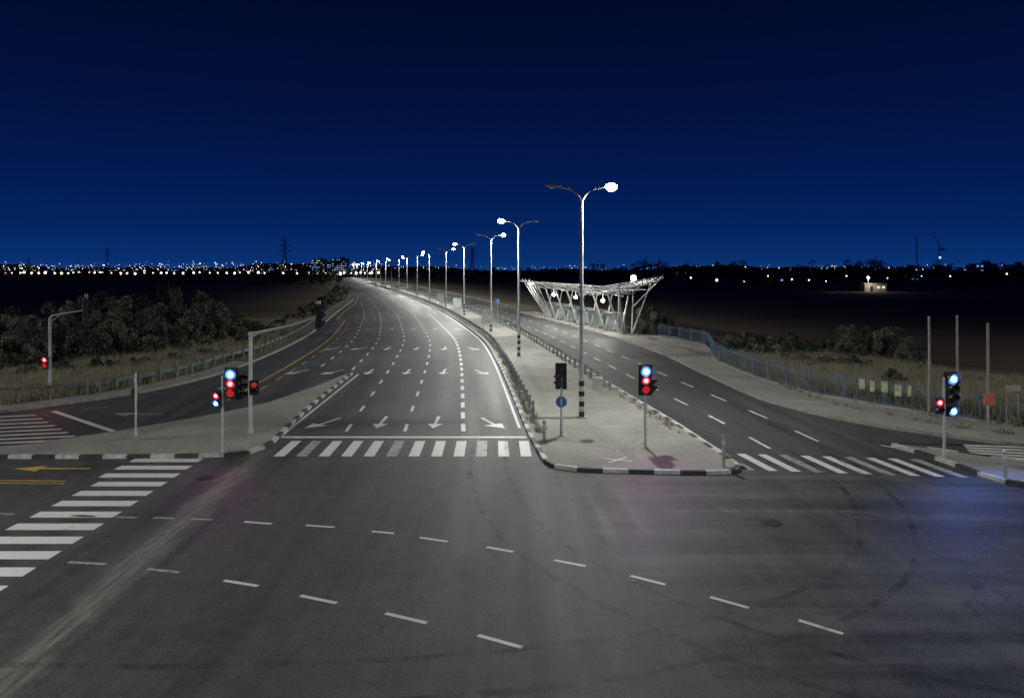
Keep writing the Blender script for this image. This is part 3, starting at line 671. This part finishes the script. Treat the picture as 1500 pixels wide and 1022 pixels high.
for a in range(3):
    t=a*2.094; mb.tube([(.9*math.cos(t),.9*math.sin(t),0),(.3*math.cos(t),.3*math.sin(t),33)],.1,PYL,4)
for k in range(22):
    for a in range(3):
        t=a*2.094;t2=t+2.094;r0=.9-.6*k/22;r1=.9-.6*(k+1)/22; mb.tube([(r0*math.cos(t),r0*math.sin(t),k*1.5),(r1*math.cos(t2),r1*math.sin(t2),k*1.5+1.5)],.06,PYL,4)
mb.build('radio_mast',((1343-750)*560/FP,560,0))
mb=MB()
for s in(-.8,.8):
    for q in(-.8,.8): mb.tube([(s,q,0),(s,q,26)],.12,PYL,4)
for k in range(13):
    mb.tube([(-.8,-.8,k*2),(.8,-.8,k*2+2)],.08,PYL,4); mb.tube([(.8,.8,k*2),(-.8,.8,k*2+2)],.08,PYL,4)
mb.tube([(0,0,26),(0,0,29)],.15,PYL,4); mb.tube([(2,0,24),(-6,0,38)],.22,PYL,4); mb.tube([(2,0,25),(-6,0,38.2)],.12,PYL,4); mb.box((3,0,24.5),(2.5,1.5,1.5),PYL); mb.tube([(0,0,29),(-6,0,38)],.08,PYL,4)
CRL=emis('crane_light_blue',(.1,.3,1),8); mb.ball((0,-1,18),.8,CRL)
mb.build('tower_crane',((1376-750)*620/FP,620,0))
# ------------------------------------------------------------ distant buildings, hills and lights
BW=simple('facade_grey',(.16,.18,.21),.7,0,.2,.2); WD=simple('window_dark',(.02,.03,.04),.2,0,.2,1)
WB=emis('window_lit_blue',(.25,.5,1),.7); WY=emis('window_lit_warm',(1,.85,.6),.8)
def building(u,dd,w,dp,h,fl,lit=.4,name='office_building',mat=BW):
    mb=MB(); mb.box((0,0,h/2),(w,dp,h),mat); mb.box((0,0,h+.3),(w+.6,dp+.6,.6),mat); mb.box((w*.15,0,h+1.6),(w*.3,dp*.4,2),mat)
    fh=h/fl; nb=max(3,int(w/3))
    for i in range(fl):
        for k in range(nb):
            m=random.choice([WB,WB,WB,WY]) if random.random()<lit else WD
            mb.box((-w/2+(k+.5)*w/nb,-dp/2-.02,fh*(i+.55)),(w/nb*.5,.1,fh*.4),m)
        mb.box((0,-dp/2-.1,fh*(i+1)-.1),(w,.3,.2),mat)
    mb.build(name,((u-750)*dd/FP,dd,0))
building(468,1150,20,16,23,7,.5); building(485,1180,10,12,20,6,.3); building(499,1120,22,16,24,8,.6); building(392,1300,26,14,13,4,.3)
HW=simple('house_plaster',(.35,.34,.32),.8,0,.15,.5)
def house(u,dd,w,h,lit=.2): building(u,dd,w,8,h,2 if h<9 else 4,lit,'house',HW)
for u,dd,w,h in ((1135,470,9,5.5),(1440,560,16,12),(1488,540,12,11),(1415,580,10,9),(1330,560,12,9),(1000,560,12,9)): house(u,dd,w,h)
mb=MB(); mb.box((0,0,1.4),(8,4,2.8),HW); mb.box((0,0,2.9),(8.6,4.6,.2),CONC); mb.box((-1.5,-2.02,1.1),(1,.05,2.1),WD)
for q in(1,2.8): mb.box((q,-2.02,1.6),(1.1,.05,.9),WY)
mb.tube([(-3,-2.5,0),(-3,-2.5,5)],.07,GALV,8); mb.ball((-3,-2.5,5.1),.35,LAMP)
xx,yy_=P(1279,427); g=mb.build('gatehouse',(xx,yy_,0)); point('gatehouse_light',(-2.5,-3.6,4.2),(1,.85,.6),900,g,.3)
mb=MB(); vs=[];fs=[];N=160
HM=simple('hill_soil',(.012,.014,.02),.95,0,.3,.01)
for i in range(N+1):
    x=-2800+5600*i/N; h=14+9*math.sin(i*.13)+5*math.sin(i*.37+1)+3*math.sin(i*.9); h+= 10 if x<-700 else 0
    vs+=[(x,2950,-.1),(x,3100,max(4,h)),(x,3500,-.1)]
for i in range(N):
    for k in(0,1): fs.append((3*i+k,3*i+3+k,3*i+4+k,3*i+1+k))
mb.add(vs,fs,HM); mb.build('hills')
CL=[emis('city_light_white',(1,.95,.85),4),emis('city_light_blue',(.45,.65,1),2.2),emis('city_light_amber',(1,.75,.45),2.2)]
mb=MB()
for i in range(750):
    u=random.uniform(-20,560) if random.random()<.72 else random.uniform(560,1500); dd=random.uniform(1900,2900); z=random.uniform(3,30) if u<560 else random.uniform(8,22)
    r=.35+random.random()**2*1.1; x=(u-750)*dd/FP; mb.ball((x,dd,z),r,random.choice(CL),5,3); mb.tube([(x,dd,0),(x,dd,z)],.15,PYL,3)
mb.build('distant_city_lights')
mb=MB()
for i,u in enumerate(list(np.arange(8,150,10))+list(np.arange(150,470,12))+list(np.arange(470,560,7))):
    dd=1080+random.uniform(-60,60); x=(u+random.uniform(-3,3)-750)*dd/FP; z=random.uniform(2.2,4); mb.tube([(x,dd,0),(x,dd,z)],.12,PYL,4); mb.ball((x,dd,z),random.uniform(1.0,2.0),CL[0] if i%4 else CL[2],8,5)
for u,dd,z,r in ((1050,360,3,.7),(1012,370,4,.4),(1160,350,3.5,.35),(1185,360,3,.35),(1350,350,5,.3),(1240,360,5,.3),(1475,360,6,.35),(1392,350,5,.3),(1125,360,5,.3),(1090,350,2.5,.3),(1210,360,2.5,.25),(1300,360,4,.25)):
    x=(u-750)*dd/FP; mb.tube([(x,dd,0),(x,dd,z)],.1,PYL,4); mb.ball((x,dd,z),r,CL[1] if u in(1050,1350,1090) else CL[0],8,5)
mb.build('distant_street_lights')
# ------------------------------------------------------------ world
w=bpy.data.worlds.new('World'); scn.world=w; w.use_nodes=True; t=w.node_tree; t.nodes.clear()
o=t.nodes.new('ShaderNodeOutputWorld'); bg=t.nodes.new('ShaderNodeBackground'); tc=t.nodes.new('ShaderNodeTexCoord'); sx=t.nodes.new('ShaderNodeSeparateXYZ'); cr=t.nodes.new('ShaderNodeValToRGB')
t.links.new(tc.outputs['Generated'],sx.inputs[0]); t.links.new(sx.outputs[2],cr.inputs[0]); t.links.new(cr.outputs[0],bg.inputs[0]); t.links.new(bg.outputs[0],o.inputs[0]); bg.inputs[1].default_value=1
el=cr.color_ramp.elements
el[0].position=0; el[0].color=(.005,.038,.180,1); el[1].position=1; el[1].color=(.0004,.0016,.010,1)
for p,c in ((.012,(.0026,.030,.158)),(.05,(.0011,.018,.117)),(.12,(.0008,.010,.078)),(.2,(.0006,.006,.048)),(.33,(.0006,.0032,.022))):
    e=el.new(p); e.color=(*c,1)
# ------------------------------------------------------------ camera
cd=bpy.data.cameras.new('camera'); cam=bpy.data.objects.new('camera',cd); scn.collection.objects.link(cam); scn.camera=cam
cam.location=(0,0,H); cam.rotation_euler=(math.radians(90),0,0); cd.lens=36*FP/1500; cd.shift_y=-(511-HV)/1500; cd.clip_end=9000; cd.clip_start=.1
scn.view_settings.view_transform='Standard'; scn.view_settings.look='None'; scn.view_settings.exposure=0
